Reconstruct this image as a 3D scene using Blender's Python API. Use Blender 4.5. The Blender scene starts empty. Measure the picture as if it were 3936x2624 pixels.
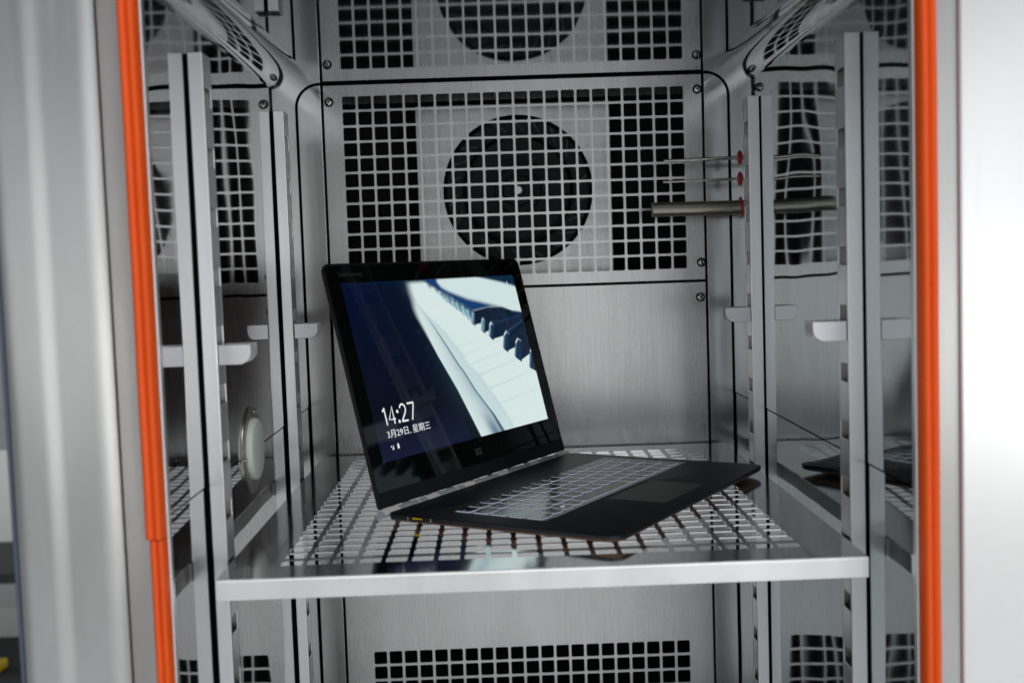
import bpy, math, random
import numpy as np
from mathutils import Vector, Matrix, noise as mnoise

random.seed(7)
S = 0.001                      # everything below is written in millimetres
sc = bpy.context.scene
COL = sc.collection

# ------------------------------------------------------------------ camera
F_PX = 4432.6
yaw, pitch, roll = -0.0126, -0.0687, -0.0335
cy_, sy_ = math.cos(yaw), math.sin(yaw)
cp_, sp_ = math.cos(pitch), math.sin(pitch)
cr_, sr_ = math.cos(roll), math.sin(roll)
fw = Vector((-sy_ * cp_, cy_ * cp_, sp_))
r0 = Vector((cy_, sy_, 0))
u0 = r0.cross(fw)
rt = cr_ * r0 + sr_ * u0
upv = -sr_ * r0 + cr_ * u0
cam_d = bpy.data.cameras.new("camera")
cam = bpy.data.objects.new("camera", cam_d)
COL.objects.link(cam)
CAM = Vector((-27.8, -833.2, 224.0))
m = Matrix((rt, upv, -fw)).transposed().to_4x4()
m.translation = CAM * S
cam.matrix_world = m
cam_d.sensor_width = 36.0
cam_d.sensor_fit = 'HORIZONTAL'
cam_d.lens = F_PX * 36.0 / 3936.0
cam_d.clip_start = 0.05
cam_d.clip_end = 100
cam_d.dof.use_dof = True
cam_d.dof.focus_distance = 1.18
cam_d.dof.aperture_fstop = 5.6
cam_d.dof.aperture_blades = 7
sc.camera = cam

# ------------------------------------------------------------------ world, lamps, exposure
w = bpy.data.worlds.new("World")
sc.world = w
w.use_nodes = True
bg = w.node_tree.nodes["Background"]
bg.inputs[0].default_value = (0.93, 0.96, 1.0, 1)
bg.inputs[1].default_value = 0.24

def area(name, loc, target, sx, sy, power, color=(1, 1, 1)):
    l = bpy.data.lights.new(name, 'AREA')
    l.shape = 'RECTANGLE'
    l.size, l.size_y = sx, sy
    l.energy = power
    l.color = color
    o = bpy.data.objects.new(name, l)
    COL.objects.link(o)
    o.location = loc
    d = Vector(target) - Vector(loc)
    o.rotation_euler = d.to_track_quat('-Z', 'Y').to_euler()
    return o

# the hall the chamber stands in: window and overhead lamps out of view, placed for the steel's reflections
def window(loc, target, sx, sy, rad, color):
    return area("unseen_window_lamp", loc, target, sx, sy, rad * math.pi * sx * sy, color)
# a bright row to the right, others behind and left, sized to brighten column, rails and panel
window((3.17, -4.3, -0.30), (0, -4.3, -0.30), 1.7, 1.1, 3.1, (1.0, 0.995, 0.97))
window((3.17, -2.2, -0.30), (0, -2.2, -0.30), 1.7, 1.1, 3.1, (1.0, 0.995, 0.97))
window((1.95, -5.87, 0.25), (1.95, 0, 0.25), 1.5, 2.2, 1.5, (0.98, 0.99, 1.0))  # placed and widened to brighten the front rails
window((0.62, -5.87, -0.12), (0.62, 0, -0.12), 1.0, 1.96, 0.92, (0.98, 0.99, 1.0))
window((3.17, -3.3, 0.98), (0, -3.3, 0.98), 3.9, 1.2, 1.35, (0.96, 0.98, 1.0))  # upper band added to lighten the top of the column
window((-1.75, -5.87, 0.15), (-1.75, 0, 0.15), 0.9, 1.9, 1.55, (0.97, 0.985, 1.0))  # added to brighten the right front rail
window((-2.65, -5.87, -0.30), (-2.65, 0, -0.30), 0.7, 0.9, 1.4, (1.0, 0.95, 0.88))
window((-3.17, -3.3, 0.45), (0, -3.3, 0.45), 1.6, 1.3, 0.85, (0.90, 0.96, 1.0))
for yy in (-1.6, -3.8, 1.5):  # overhead lamps out of view; the rearmost added to lighten the rack
    area("unseen_ceiling_lamp", (0.2, yy, 2.15), (0.2, yy, -1.1), 2.4, 0.3, 44, (0.97, 0.985, 1.0))

sc.view_settings.view_transform = 'Standard'
sc.view_settings.look = 'None'
sc.view_settings.exposure = -0.14
sc.view_settings.gamma = 1.0
sc.render.engine = 'CYCLES'
sc.cycles.max_bounces = 16
sc.cycles.glossy_bounces = 14
sc.cycles.diffuse_bounces = 5
sc.cycles.sample_clamp_indirect = 6
sc.cycles.caustics_reflective = True
sc.cycles.use_denoising = True

# ------------------------------------------------------------------ materials
def new_mat(name):
    mt = bpy.data.materials.new(name)
    mt.use_nodes = True
    nt = mt.node_tree
    return mt, nt, nt.nodes["Principled BSDF"]

def node(nt, kind, **kw):
    n = nt.nodes.new(kind)
    for k, v in kw.items():
        setattr(n, k, v)
    return n

def plain(name, col, rough=0.5, metal=0.0, spec=0.5, coat=0.0, emit=None, estr=0.0):
    mt, nt, b = new_mat(name)
    b.inputs['Base Color'].default_value = (*col, 1)
    b.inputs['Roughness'].default_value = rough
    b.inputs['Metallic'].default_value = metal
    b.inputs['Specular IOR Level'].default_value = spec
    b.inputs['Coat Weight'].default_value = coat
    if emit:
        b.inputs['Emission Color'].default_value = (*emit, 1)
        b.inputs['Emission Strength'].default_value = estr
    return mt

def steel(name, col=(0.60, 0.60, 0.61), rough=0.1, wave=0.0, wave_scale=9.0, brush=None,
          brush_amt=0.0, blotch=0.0, smear=0.0, smear_dir=(1, 0, 0)):
    """stainless sheet: wave = slow buckling of the sheet (m), brush = grain stretch per axis"""
    mt, nt, b = new_mat(name)
    L = nt.links.new
    b.inputs['Metallic'].default_value = 1.0
    if smear:                   # grain runs across smear_dir, so reflections draw out along it
        b.inputs['Anisotropic'].default_value = smear
        cv = node(nt, 'ShaderNodeCombineXYZ')
        for k in range(3):
            cv.inputs[k].default_value = smear_dir[k]
        L(cv.outputs[0], b.inputs['Tangent'])
    tc = node(nt, 'ShaderNodeTexCoord')
    rough_sock = None
    nrm = None
    if wave:
        nz = node(nt, 'ShaderNodeTexNoise')
        nz.inputs['Scale'].default_value = wave_scale
        nz.inputs['Detail'].default_value = 1.0
        nz.inputs['Roughness'].default_value = 0.35
        L(tc.outputs['Object'], nz.inputs['Vector'])
        bp = node(nt, 'ShaderNodeBump')
        bp.inputs['Strength'].default_value = 1.0
        bp.inputs['Distance'].default_value = wave
        L(nz.outputs['Fac'], bp.inputs['Height'])
        nrm = bp.outputs['Normal']
    val = node(nt, 'ShaderNodeValue')
    val.outputs[0].default_value = rough
    rough_sock = val.outputs[0]
    col_sock = None
    if brush:
        mp = node(nt, 'ShaderNodeMapping')
        mp.inputs['Scale'].default_value = brush
        L(tc.outputs['Object'], mp.inputs['Vector'])
        nb = node(nt, 'ShaderNodeTexNoise')
        nb.inputs['Scale'].default_value = 1.0
        nb.inputs['Detail'].default_value = 4.0
        L(mp.outputs[0], nb.inputs['Vector'])
        bp2 = node(nt, 'ShaderNodeBump')
        bp2.inputs['Strength'].default_value = 1.0
        bp2.inputs['Distance'].default_value = brush_amt
        L(nb.outputs['Fac'], bp2.inputs['Height'])
        if nrm:
            L(nrm, bp2.inputs['Normal'])
        nrm = bp2.outputs['Normal']
        ma = node(nt, 'ShaderNodeMath', operation='MULTIPLY_ADD')
        L(nb.outputs['Fac'], ma.inputs[0])
        ma.inputs[1].default_value = rough * 0.5
        L(rough_sock, ma.inputs[2])
        rough_sock = ma.outputs[0]
    if blotch:
        n3 = node(nt, 'ShaderNodeTexNoise')
        n3.inputs['Scale'].default_value = 14.0
        n3.inputs['Detail'].default_value = 5.0
        m3 = node(nt, 'ShaderNodeMapping')
        m3.inputs['Scale'].default_value = (1.6, 1.6, 0.45)
        L(tc.outputs['Object'], m3.inputs['Vector'])
        L(m3.outputs[0], n3.inputs['Vector'])
        n3.inputs['Distortion'].default_value = 0.8
        ma = node(nt, 'ShaderNodeMath', operation='MULTIPLY_ADD')
        L(n3.outputs['Fac'], ma.inputs[0])
        ma.inputs[1].default_value = blotch
        L(rough_sock, ma.inputs[2])
        rough_sock = ma.outputs[0]
        mix = node(nt, 'ShaderNodeMix', data_type='RGBA')
        mix.inputs['A'].default_value = (col[0] * 0.78, col[1] * 0.78, col[2] * 0.765, 1)
        mix.inputs['B'].default_value = (min(1, col[0] * 1.16), min(1, col[1] * 1.17), min(1, col[2] * 1.18), 1)
        L(n3.outputs['Fac'], mix.inputs['Factor'])
        col_sock = mix.outputs['Result']
    L(rough_sock, b.inputs['Roughness'])
    if nrm:
        L(nrm, b.inputs['Normal'])
    if col_sock:
        L(col_sock, b.inputs['Base Color'])
    else:
        b.inputs['Base Color'].default_value = (*col, 1)
    return mt

M = {}
M['wall'] = steel('mirror_steel', (0.45, 0.452, 0.455), 0.035, wave=0.0021, wave_scale=6.5)
M['wall_blue'] = steel('mirror_steel_bluish', (0.39, 0.44, 0.46), 0.045, wave=0.0030, wave_scale=6.5)  # right wall steel, tinted evenly blue
M['ceil'] = steel('mirror_steel_ceiling', (0.26, 0.27, 0.29), 0.04, wave=0.0004, wave_scale=6.0)
M['cove'] = steel('mirror_steel_cove', (0.42, 0.43, 0.45), 0.05, wave=0.0004, wave_scale=10.0)
M['panel'] = steel('satin_steel_panel', (0.62, 0.615, 0.61), 0.20, smear=0.55, wave=0.0007, wave_scale=8.0,
                   brush=(420, 420, 9), brush_amt=0.0000025, blotch=0.06)
M['strip'] = steel('satin_steel_strip', (0.56, 0.555, 0.55), 0.14, smear=0.6, wave=0.0006, wave_scale=7.0,
                   brush=(420, 420, 8), brush_amt=0.000006, blotch=0.05)
M['rail'] = steel('brushed_rail_steel', (0.85, 0.85, 0.86), 0.24, smear=0.8, brush=(500, 500, 6), brush_amt=0.00001)
M['shelf'] = steel('polished_shelf_steel', (0.66, 0.67, 0.68), 0.10, wave=0.0006, wave_scale=11.0)
M['lip'] = steel('satin_lip_steel', (0.86, 0.86, 0.87), 0.32, smear=0.7, smear_dir=(0, 0, 1), brush=(8, 400, 400), brush_amt=0.00001, blotch=0.06)
M['frame'] = steel('brushed_frame_steel', (0.60, 0.60, 0.595), 0.26, smear=0.85, brush=(400, 400, 4), brush_amt=0.000012, blotch=0.05)
M['column'] = steel('bright_brushed_steel', (0.95, 0.95, 0.95), 0.27, smear=0.85, brush=(300, 300, 3), brush_amt=0.00003)
M['edge'] = steel('cut_steel_edge', (0.9, 0.9, 0.9), 0.35)
M['bracket'] = steel('satin_bracket_steel', (0.72, 0.72, 0.74), 0.32)
M['flange'] = steel('dull_flange_steel', (0.38, 0.37, 0.355), 0.36)
M['spine'] = steel('dark_spine_steel', (0.22, 0.21, 0.19), 0.4)
M['tube'] = steel('tarnished_steel_tube', (0.46, 0.43, 0.35), 0.22, brush=(6, 300, 300), brush_amt=0.00002, blotch=0.2)
M['rod'] = steel('thin_steel_rod', (0.60, 0.57, 0.50), 0.22)
M['screw'] = steel('screw_steel', (0.62, 0.60, 0.56), 0.16)
M['void'] = plain('gap_shade_black', (0.006, 0.006, 0.007), 0.9, spec=0.05)  # near-black stands in for the shade inside gaps and recesses
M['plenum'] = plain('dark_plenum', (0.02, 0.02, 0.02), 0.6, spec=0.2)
M['fan'] = plain('black_fan_plastic', (0.018, 0.019, 0.022), 0.5, spec=0.35)
M['blade'] = plain('fan_blade_plastic', (0.07, 0.072, 0.078), 0.35)
M['fan2'] = plain('black_fan_recess', (0.006, 0.006, 0.007), 0.5)
M['plug'] = plain('white_silicone', (0.60, 0.64, 0.60), 0.5)
M['red'] = plain('red_sealant', (0.55, 0.02, 0.02), 0.35)
M['floor'] = plain('hall_floor', (0.66, 0.67, 0.67), 0.35)
M['hallceil'] = plain('hall_ceiling', (0.10, 0.10, 0.105), 0.9)
M['hallwall'] = plain('hall_wall', (0.46, 0.47, 0.48), 0.9)
M['rackwhite'] = plain('rack_white', (0.85, 0.87, 0.85), 0.5)
M['rackblack'] = plain('rack_black', (0.02, 0.02, 0.022), 0.6)
M['yellow'] = plain('yellow_plastic', (0.8, 0.55, 0.01), 0.4)
M['bluefilm'] = plain('blue_edge_film', (0.075, 0.09, 0.13), 0.4)
# laptop
M['deck'] = plain('black_soft_deck', (0.006, 0.0066, 0.008), 0.42, spec=0.12)
M['deckpad'] = plain('black_touchpad', (0.006, 0.0058, 0.005), 0.38, spec=0.05)
M['side'] = plain('black_side_band', (0.009, 0.010, 0.012), 0.38)
M['slot'] = plain('port_slot', (0.002, 0.002, 0.002), 0.6)
M['copper'] = plain('orange_copper_shell', (0.24, 0.13, 0.085), 0.45, metal=0.4)
M['glass'] = plain('black_screen_glass', (0.0025, 0.003, 0.003), 0.03, spec=0.5)
M['bezel'] = plain('matte_lid_frame', (0.006, 0.0065, 0.007), 0.4, spec=0.35)
M['rubber'] = plain('grey_rubber_rim', (0.010, 0.010, 0.011), 0.5, spec=0.2)
M['print'] = plain('faint_grey_print', (0.045, 0.045, 0.042), 0.5)
M['hinge'] = plain('satin_hinge_bar', (0.34, 0.37, 0.39), 0.4, metal=0.3)
M['link'] = plain('bright_hinge_links', (0.80, 0.78, 0.74), 0.35, metal=0.3)
M['keytop'] = plain('black_keycap', (0.012, 0.013, 0.016), 0.16, spec=0.5)
M['keyglow'] = plain('backlit_key_edge', (0.35, 0.38, 0.42), 0.4, emit=(0.60, 0.70, 0.86), estr=0.34)
M['keytray'] = plain('key_tray', (0.02, 0.022, 0.026), 0.35, emit=(0.5, 0.62, 0.85), estr=0.03)
M['legend'] = plain('key_legend', (0.25, 0.27, 0.3), 0.4, emit=(0.6, 0.7, 0.85), estr=0.3)
M['white_ui'] = plain('lit_white_text', (0.0, 0.0, 0.0), 0.3, spec=0.0, emit=(0.93, 0.97, 1.0), estr=0.95)

def orange_mat():
    mt, nt, b = new_mat('orange_silicone')
    L = nt.links.new
    tc = node(nt, 'ShaderNodeTexCoord')
    nz = node(nt, 'ShaderNodeTexNoise')
    nz.inputs['Scale'].default_value = 16
    nz.inputs['Detail'].default_value = 4
    L(tc.outputs['Object'], nz.inputs['Vector'])
    mix = node(nt, 'ShaderNodeMix', data_type='RGBA')
    mix.inputs['A'].default_value = (0.72, 0.075, 0.004, 1)
    mix.inputs['B'].default_value = (0.84, 0.105, 0.008, 1)
    L(nz.outputs['Fac'], mix.inputs['Factor'])
    L(mix.outputs['Result'], b.inputs['Base Color'])
    b.inputs['Roughness'].default_value = 0.42
    b.inputs['Specular IOR Level'].default_value = 0.35
    n2 = node(nt, 'ShaderNodeTexNoise')
    n2.inputs['Scale'].default_value = 170
    n2.inputs['Detail'].default_value = 5
    L(tc.outputs['Object'], n2.inputs['Vector'])
    bp = node(nt, 'ShaderNodeBump')
    bp.inputs['Distance'].default_value = 0.0006
    bp.inputs['Strength'].default_value = 0.6
    L(n2.outputs['Fac'], bp.inputs['Height'])
    L(bp.outputs['Normal'], b.inputs['Normal'])
    return mt
M['orange'] = orange_mat()

# ------------------------------------------------------------------ mesh helpers
ORIGIN = {}

class MB:
    def __init__(self):
        self.v, self.f, self.m = [], [], []
    def add(self, vs, fs, mi=0):
        n = len(self.v)
        self.v += [tuple(p) for p in vs]
        for f in fs:
            self.f.append([i + n for i in f])
            self.m.append(mi)
        return self
    def box(self, x0, x1, y0, y1, z0, z1, mi=0):
        vs = [(x0, y0, z0), (x1, y0, z0), (x1, y1, z0), (x0, y1, z0), (x0, y0, z1), (x1, y0, z1), (x1, y1, z1), (x0, y1, z1)]
        fs = [(0, 3, 2, 1), (4, 5, 6, 7), (0, 1, 5, 4), (1, 2, 6, 5), (2, 3, 7, 6), (3, 0, 4, 7)]
        return self.add(vs, fs, mi)
    def prism(self, poly, fn, w0, w1, mi=0, cap0=True, cap1=True, mside=None):
        """poly (list of (u,v)) extruded along w; fn(u,v,w) -> world mm"""
        n = len(poly)
        vs = [fn(u, v, w0) for u, v in poly] + [fn(u, v, w1) for u, v in poly]
        fs = [(i, (i + 1) % n, n + (i + 1) % n, n + i) for i in range(n)]
        self.add(vs, fs, mi if mside is None else mside)
        k = len(self.v) - 2 * n
        if cap0:
            self.f.append([k + i for i in reversed(range(n))]); self.m.append(mi)
        if cap1:
            self.f.append([k + n + i for i in range(n)]); self.m.append(mi)
        return self
    def loft(self, rings, mis, close0=True, close1=True, mc0=0, mc1=0):
        k = len(self.v)
        n = len(rings[0])
        for r in rings:
            self.v += [tuple(p) for p in r]
        for j in range(len(rings) - 1):
            for i in range(n):
                a, b = k + j * n + i, k + j * n + (i + 1) % n
                self.f.append([a, b, b + n, a + n]); self.m.append(mis[j])
        if close0:
            self.f.append([k + i for i in reversed(range(n))]); self.m.append(mc0)
        if close1:
            self.f.append([k + (len(rings) - 1) * n + i for i in range(n)]); self.m.append(mc1)
        return self
    def tube(self, p0, p1, r, n=20, mi=0, r1=None, hollow=0):
        p0, p1 = Vector(p0), Vector(p1)
        d = (p1 - p0).normalized()
        a = d.orthogonal().normalized()
        b = d.cross(a)
        r1 = r if r1 is None else r1
        ring = lambda p, rr: [p + a * rr * math.cos(t) + b * rr * math.sin(t) for t in [2 * math.pi * i / n for i in range(n)]]
        if hollow:
            self.loft([ring(p0 + d * 12, r - hollow), ring(p0, r - hollow), ring(p0, r), ring(p1, r1)], [mi] * 3, True, True, mi, mi)
        else:
            self.loft([ring(p0, r), ring(p1, r1)], [mi], True, True, mi, mi)
        return self
    def lathe(self, prof, fn, n=48, mi=0, cap0=True, cap1=True):
        """prof: list of (radius, height[, mat]); fn(x,y,h)->world"""
        rings = [[fn(p[0] * math.cos(2 * math.pi * i / n), p[0] * math.sin(2 * math.pi * i / n), p[1]) for i in range(n)] for p in prof]
        mis = [(p[2] if len(p) > 2 else mi) for p in prof[1:]]
        return self.loft(rings, mis, cap0, cap1, mi, mis[-1])

def mk(name, mb, mats, parent=None, origin=None, smooth=False, bevel=0.0, seg=2, angle=0.7, **props):
    if not isinstance(mats, (list, tuple)):
        mats = [mats]
    o0 = Vector(ORIGIN[parent.name]) if parent else Vector(origin or (0, 0, 0))
    me = bpy.data.meshes.new(name)
    me.from_pydata([tuple((Vector(p) - o0) * S) for p in mb.v], [], mb.f)
    for x in mats:
        me.materials.append(x)
    me.polygons.foreach_set('material_index', mb.m)
    me.polygons.foreach_set('use_smooth', [bool(smooth)] * len(me.polygons))
    me.update()
    ob = bpy.data.objects.new(name, me)
    COL.objects.link(ob)
    if parent:
        ob.parent = parent
    else:
        ob.location = o0 * S
    ORIGIN[ob.name] = o0
    if smooth:
        me.set_sharp_from_angle(angle=angle)
    if bevel:
        md = ob.modifiers.new('bevel', 'BEVEL')
        md.width = bevel * S
        md.segments = seg
        md.limit_method = 'ANGLE'
        md.angle_limit = 0.6
    for k, v in props.items():
        ob[k] = v
    return ob

def fix_normals(ob):
    import bmesh
    bm = bmesh.new()
    bm.from_mesh(ob.data)
    bmesh.ops.recalc_face_normals(bm, faces=bm.faces)
    bm.to_mesh(ob.data)
    bm.free()
    return ob

def empty(name, loc, label, cat, group=None):
    o = bpy.data.objects.new(name, None)
    COL.objects.link(o)
    o.location = Vector(loc) * S
    o.empty_display_size = 0.02
    ORIGIN[o.name] = Vector(loc)
    o['label'] = label
    o['category'] = cat
    if group:
        o['group'] = group
    return o

def tag(o, label, cat, group=None):
    o['label'] = label
    o['category'] = cat
    if group:
        o['group'] = group
    return o

def rrect(x0, x1, y0, y1, rs, n=6):
    """rounded rectangle, rs = radii at (x0y0, x1y0, x1y1, x0y1), counter-clockwise"""
    pts = []
    cs = [(x0, y0, 1, 1, math.pi), (x1, y0, -1, 1, 1.5 * math.pi), (x1, y1, -1, -1, 0), (x0, y1, 1, -1, 0.5 * math.pi)]
    for (cx, cy, sx, sy, a0), r in zip(cs, rs):
        if r <= 0:
            pts.append((cx, cy))
            continue
        for i in range(n + 1):
            a = a0 + 0.5 * math.pi * i / n
            pts.append((cx + sx * r + r * math.cos(a), cy + sy * r + r * math.sin(a)))
    return pts

def perforated(mb, u0, u1, v0, v1, hu, hv, nu, nv, pu, pv, hole, holev, fn, th, ch=1.3, mi=0):
    """sheet u0..u1 x v0..v1 with nu x nv holes starting at (hu,hv); fn(u,v,w), w = 0 front, th back"""
    bu, bv = (pu - hole) / 2, (pv - holev) / 2
    gu0, gv0 = hu - bu, hv - bv
    gu1, gv1 = gu0 + nu * pu, gv0 + nv * pv
    V, Fc = [], []
    def quad(a, b, c, d):
        k = len(V)
        V.extend([a, b, c, d]); Fc.append((k, k + 1, k + 2, k + 3))
    for w, flip in ((0, False), (th, True)):
        def q(x0, x1, y0, y1):
            p = [fn(x0, y0, w), fn(x1, y0, w), fn(x1, y1, w), fn(x0, y1, w)]
            quad(*(reversed(p) if flip else p))
        q(u0, u1, v0, gv0); q(u0, u1, gv1, v1); q(u0, gu0, gv0, gv1); q(gu1, u1, gv0, gv1)
    for i in range(nu):
        for j in range(nv):
            x0, y0 = gu0 + i * pu, gv0 + j * pv
            C4 = [(x0, y0), (x0 + pu, y0), (x0 + pu, y0 + pv), (x0, y0 + pv)]
            a0, a1, b0, b1 = x0 + bu, x0 + bu + hole, y0 + bv, y0 + bv + holev
            O8 = [(a0, b0 + ch), (a0 + ch, b0), (a1 - ch, b0), (a1, b0 + ch), (a1, b1 - ch), (a1 - ch, b1), (a0 + ch, b1), (a0, b1 - ch)]
            for w, flip in ((0, False), (th, True)):
                k = len(V)
                V.extend([fn(x, y, w) for x, y in C4] + [fn(x, y, w) for x, y in O8])
                fs = [(0, 1, 6, 5), (1, 2, 8, 7), (2, 3, 10, 9), (3, 0, 4, 11), (0, 5, 4), (1, 7, 6), (2, 9, 8), (3, 11, 10)]
                for f in fs:
                    g = [k + t for t in f]
                    Fc.append(tuple(reversed(g)) if flip else tuple(g))
            k = len(V)
            V.extend([fn(x, y, 0) for x, y in O8] + [fn(x, y, th) for x, y in O8])
            for t in range(8):
                t2 = (t + 1) % 8
                Fc.append((k + t, k + t2, k + 8 + t2, k + 8 + t))
    # outer rim
    k = len(V)
    R4 = [(u0, v0), (u1, v0), (u1, v1), (u0, v1)]
    V.extend([fn(x, y, 0) for x, y in R4] + [fn(x, y, th) for x, y in R4])
    for t in range(4):
        t2 = (t + 1) % 4
        Fc.append((k + t2, k + t, k + 4 + t, k + 4 + t2))
    mb.add(V, Fc, mi)
    return mb

def text_mesh(body, size):
    """triangulated outline of a text, in size units, origin at its left baseline"""
    c = bpy.data.curves.new('text', 'FONT')
    c.body = body
    c.size = size
    c.resolution_u = 3
    o = bpy.data.objects.new('text', c)
    COL.objects.link(o)
    bpy.context.view_layer.update()
    me = bpy.data.meshes.new_from_object(o.evaluated_get(bpy.context.evaluated_depsgraph_get()))
    V = [tuple(v.co)[:2] for v in me.vertices]
    Fc = [tuple(p.vertices) for p in me.polygons]
    bpy.data.objects.remove(o)
    bpy.data.meshes.remove(me)
    bpy.data.curves.remove(c)
    return V, Fc

# ------------------------------------------------------------------ hall around the chamber
mk('hall_floor', MB().box(-3300, 3300, -6000, 4300, -1150, -1130), M['floor'], kind='structure')
mk('hall_wall', MB().box(-3300, 3300, 4200, 4300, -1130, 2220), M['hallwall'], kind='structure')

# ------------------------------------------------------------------ the chamber
XW, ZC, RC = 255.5, 440.0, 27.5          # wall, ceiling, cove radius
YF, YB = -49.0, 546.0                    # front of the liner, rear strips
ZB = -520.0
ZS = 59.4                                # seam in the side walls
ch = empty('climate_chamber', (0, 0, ZB), 'open stainless steel test chamber with mirror-bright walls and orange door seal', 'test chamber')

def side_wall(s):
    mat = M['wall_blue'] if s > 0 else M['wall']
    mb = MB()
    mb.box(min(s * XW, s * (XW + 2)), max(s * XW, s * (XW + 2)), YF, YB - 2, ZS + .8, ZC - RC)
    up = mk('side_wall', mb, mat, ch)
    mb = MB()
    mb.box(min(s * (XW + .4), s * (XW + 2.4)), max(s * (XW + .4), s * (XW + 2.4)), YF, YB - 2, ZB, ZS - .8)
    lo = mk('lower_side_wall', mb, mat, ch)
    # folded front edge of the liner
    mk('wall_edge', MB().box(min(s * (XW - .2), s * (XW + 2.8)), max(s * (XW - .2), s * (XW + 2.8)), YF - 7, YF - .5, ZB, ZC + 6), M['edge'], ch, bevel=1.0)
    # dark space behind the sheets
    mk('wall_backing', MB().box(min(s * (XW + 3.5), s * (XW + 8)), max(s * (XW + 3.5), s * (XW + 8)), YF, 760, ZB, ZC + 20), M['void'], ch)
    # cove between wall and ceiling
    mb = MB()
    n = 20
    ys = [YF, 100, 250, 400, YB - 2]
    grid = []
    for y in ys:
        for i in range(n + 1):
            a = math.pi / 2 * i / n
            grid.append((s * (XW - RC + RC * math.cos(a)), y, ZC - RC + RC * math.sin(a)))
    fs = []
    for j in range(len(ys) - 1):
        for i in range(n):
            q = [j * (n + 1) + i, j * (n + 1) + i + 1, (j + 1) * (n + 1) + i + 1, (j + 1) * (n + 1) + i]
            fs.append(q if s > 0 else q[::-1])
    mb.add(grid, fs)
    mk('ceiling_cove', mb, M['cove'], ch, smooth=True, angle=1.2)
    return up

wall_l, wall_r = side_wall(-1), side_wall(1)
mk('ceiling', MB().box(-(XW - RC), XW - RC, YF, 541.5, ZC, ZC + 2), M['ceil'], ch)
mk('chamber_floor', MB().box(-XW - 3, XW + 3, YF, 760, ZB - 4, ZB - 1), M['wall'], ch)

# rear strips: flat plates whose outer top corner follows the cove
for s in (-1, 1):
    prof = [(226.5, ZB), (254.2, ZB), (254.2, ZC - RC)]
    for i in range(1, 13):
        a = math.pi / 2 * i / 12
        prof.append((XW - RC + (RC - 1.2) * math.cos(a), ZC - RC + (RC - 1.2) * math.sin(a)))
    prof[-1] = (226.5, ZC - 1.2)
    mb = MB().prism(prof, lambda u, v, t: (s * u, YB + t, v), 0, 1.5)
    fix_normals(mk('rear_strip', mb, M['strip'], ch, bevel=0.5))

def screw(parent, x, z, y):
    mb = MB()
    fn = lambda a, b, h: (x + a, y - h, z + b)
    mb.lathe([(5.6, .02, 1), (5.5, .12, 1), (4.3, .14, 1), (4.3, .5), (4.2, 1.5), (3.2, 2.5), (1.6, 2.9), (0.01, 3.0)], fn, 20)
    ang = random.uniform(0, 1.5)
    for k in range(2):
        a = ang + k * math.pi / 2
        dx, dz = math.cos(a), math.sin(a)
        L_, W_ = 2.2, .5
        V = [(x + dx * p * L_ - dz * q * W_, y - 3.06 + .03 * k, z + dz * p * L_ + dx * q * W_) for p, q in ((-1, -1), (1, -1), (1, 1), (-1, 1))]
        mb.add(V, [(0, 1, 2, 3)], 1)
    return fix_normals(mk('screw', mb, [M['screw'], M['void']], parent, smooth=True, angle=.6))

YP = 542.5
# upper grille panel
mb = perforated(MB(), -222.7, 222.7, 196.0, 437.3, -200.9, 209.6, 22, 12, 18.4, 18.1, 15.7, 15.5, lambda u, v, t: (u, YP + t, v), 1.5)
grille = fix_normals(mk('grille_panel', mb, M['panel'], ch))
for x, z in ((-216.5, 418.3), (218.0, 420.0), (218.6, 216.2), (-216.8, 216.0)):
    screw(grille, x, z, YP)
# lower rear panel with its own grille
mb = perforated(MB(), -222.7, 222.7, ZB, 192.6, -190.6, -442.5, 21, 11, 18.46, 18.45, 15.5, 15.5, lambda u, v, t: (u, YP + t, v), 1.5)
lower = fix_normals(mk('rear_panel', mb, M['panel'], ch))
for x, z in ((-216.5, 174.5), (216.6, 174.8)):
    screw(lower, x, z, YP)

mk('gap_shade_sheet', MB().box(-226, 226, 545.2, 547, 430, 444), M['void'], ch)  # black sheet added behind the slot to paint its deep shade
mk('gap_shade_sheet', MB().box(-226, 226, 545.2, 547, 187, 201), M['void'], ch)  # the same painted shade behind the slot between the panels
# plenum behind the panels
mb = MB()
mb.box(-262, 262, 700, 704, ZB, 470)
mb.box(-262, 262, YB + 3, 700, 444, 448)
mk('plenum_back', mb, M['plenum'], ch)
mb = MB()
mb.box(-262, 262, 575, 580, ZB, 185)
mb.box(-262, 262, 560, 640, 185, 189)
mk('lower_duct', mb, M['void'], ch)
# fan mounting plate with a round mouth
YFAN = 625.0
FC = (4.6, 313.4)
mb = MB()
n = 64
ring = [(FC[0] + 94 * math.cos(2 * math.pi * i / n), FC[1] + 94 * math.sin(2 * math.pi * i / n)) for i in range(n)]
outer = []
px0, px1, pz0, pz1 = -120.5, 121.5, 190.0, 421.0
for i in range(n):
    a = 2 * math.pi * i / n
    c, s_ = math.cos(a), math.sin(a)
    t = min((px1 - FC[0]) / c if c > 1e-6 else 1e9, (px0 - FC[0]) / c if c < -1e-6 else 1e9,
            (pz1 - FC[1]) / s_ if s_ > 1e-6 else 1e9, (pz0 - FC[1]) / s_ if s_ < -1e-6 else 1e9)
    outer.append((FC[0] + t * c, FC[1] + t * s_))
V = [(x, YFAN, z) for x, z in ring] + [(x, YFAN, z) for x, z in outer] + [(x, YFAN + 6, z) for x, z in ring] + [(x, YFAN + 6, z) for x, z in outer]
fs = []
for i in range(n):
    j = (i + 1) % n
    fs += [(i, j, n + j, n + i), (i, 2 * n + i, 2 * n + j, j), (n + i, n + j, 3 * n + j, 3 * n + i)]
mb.add(V, fs)
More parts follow.
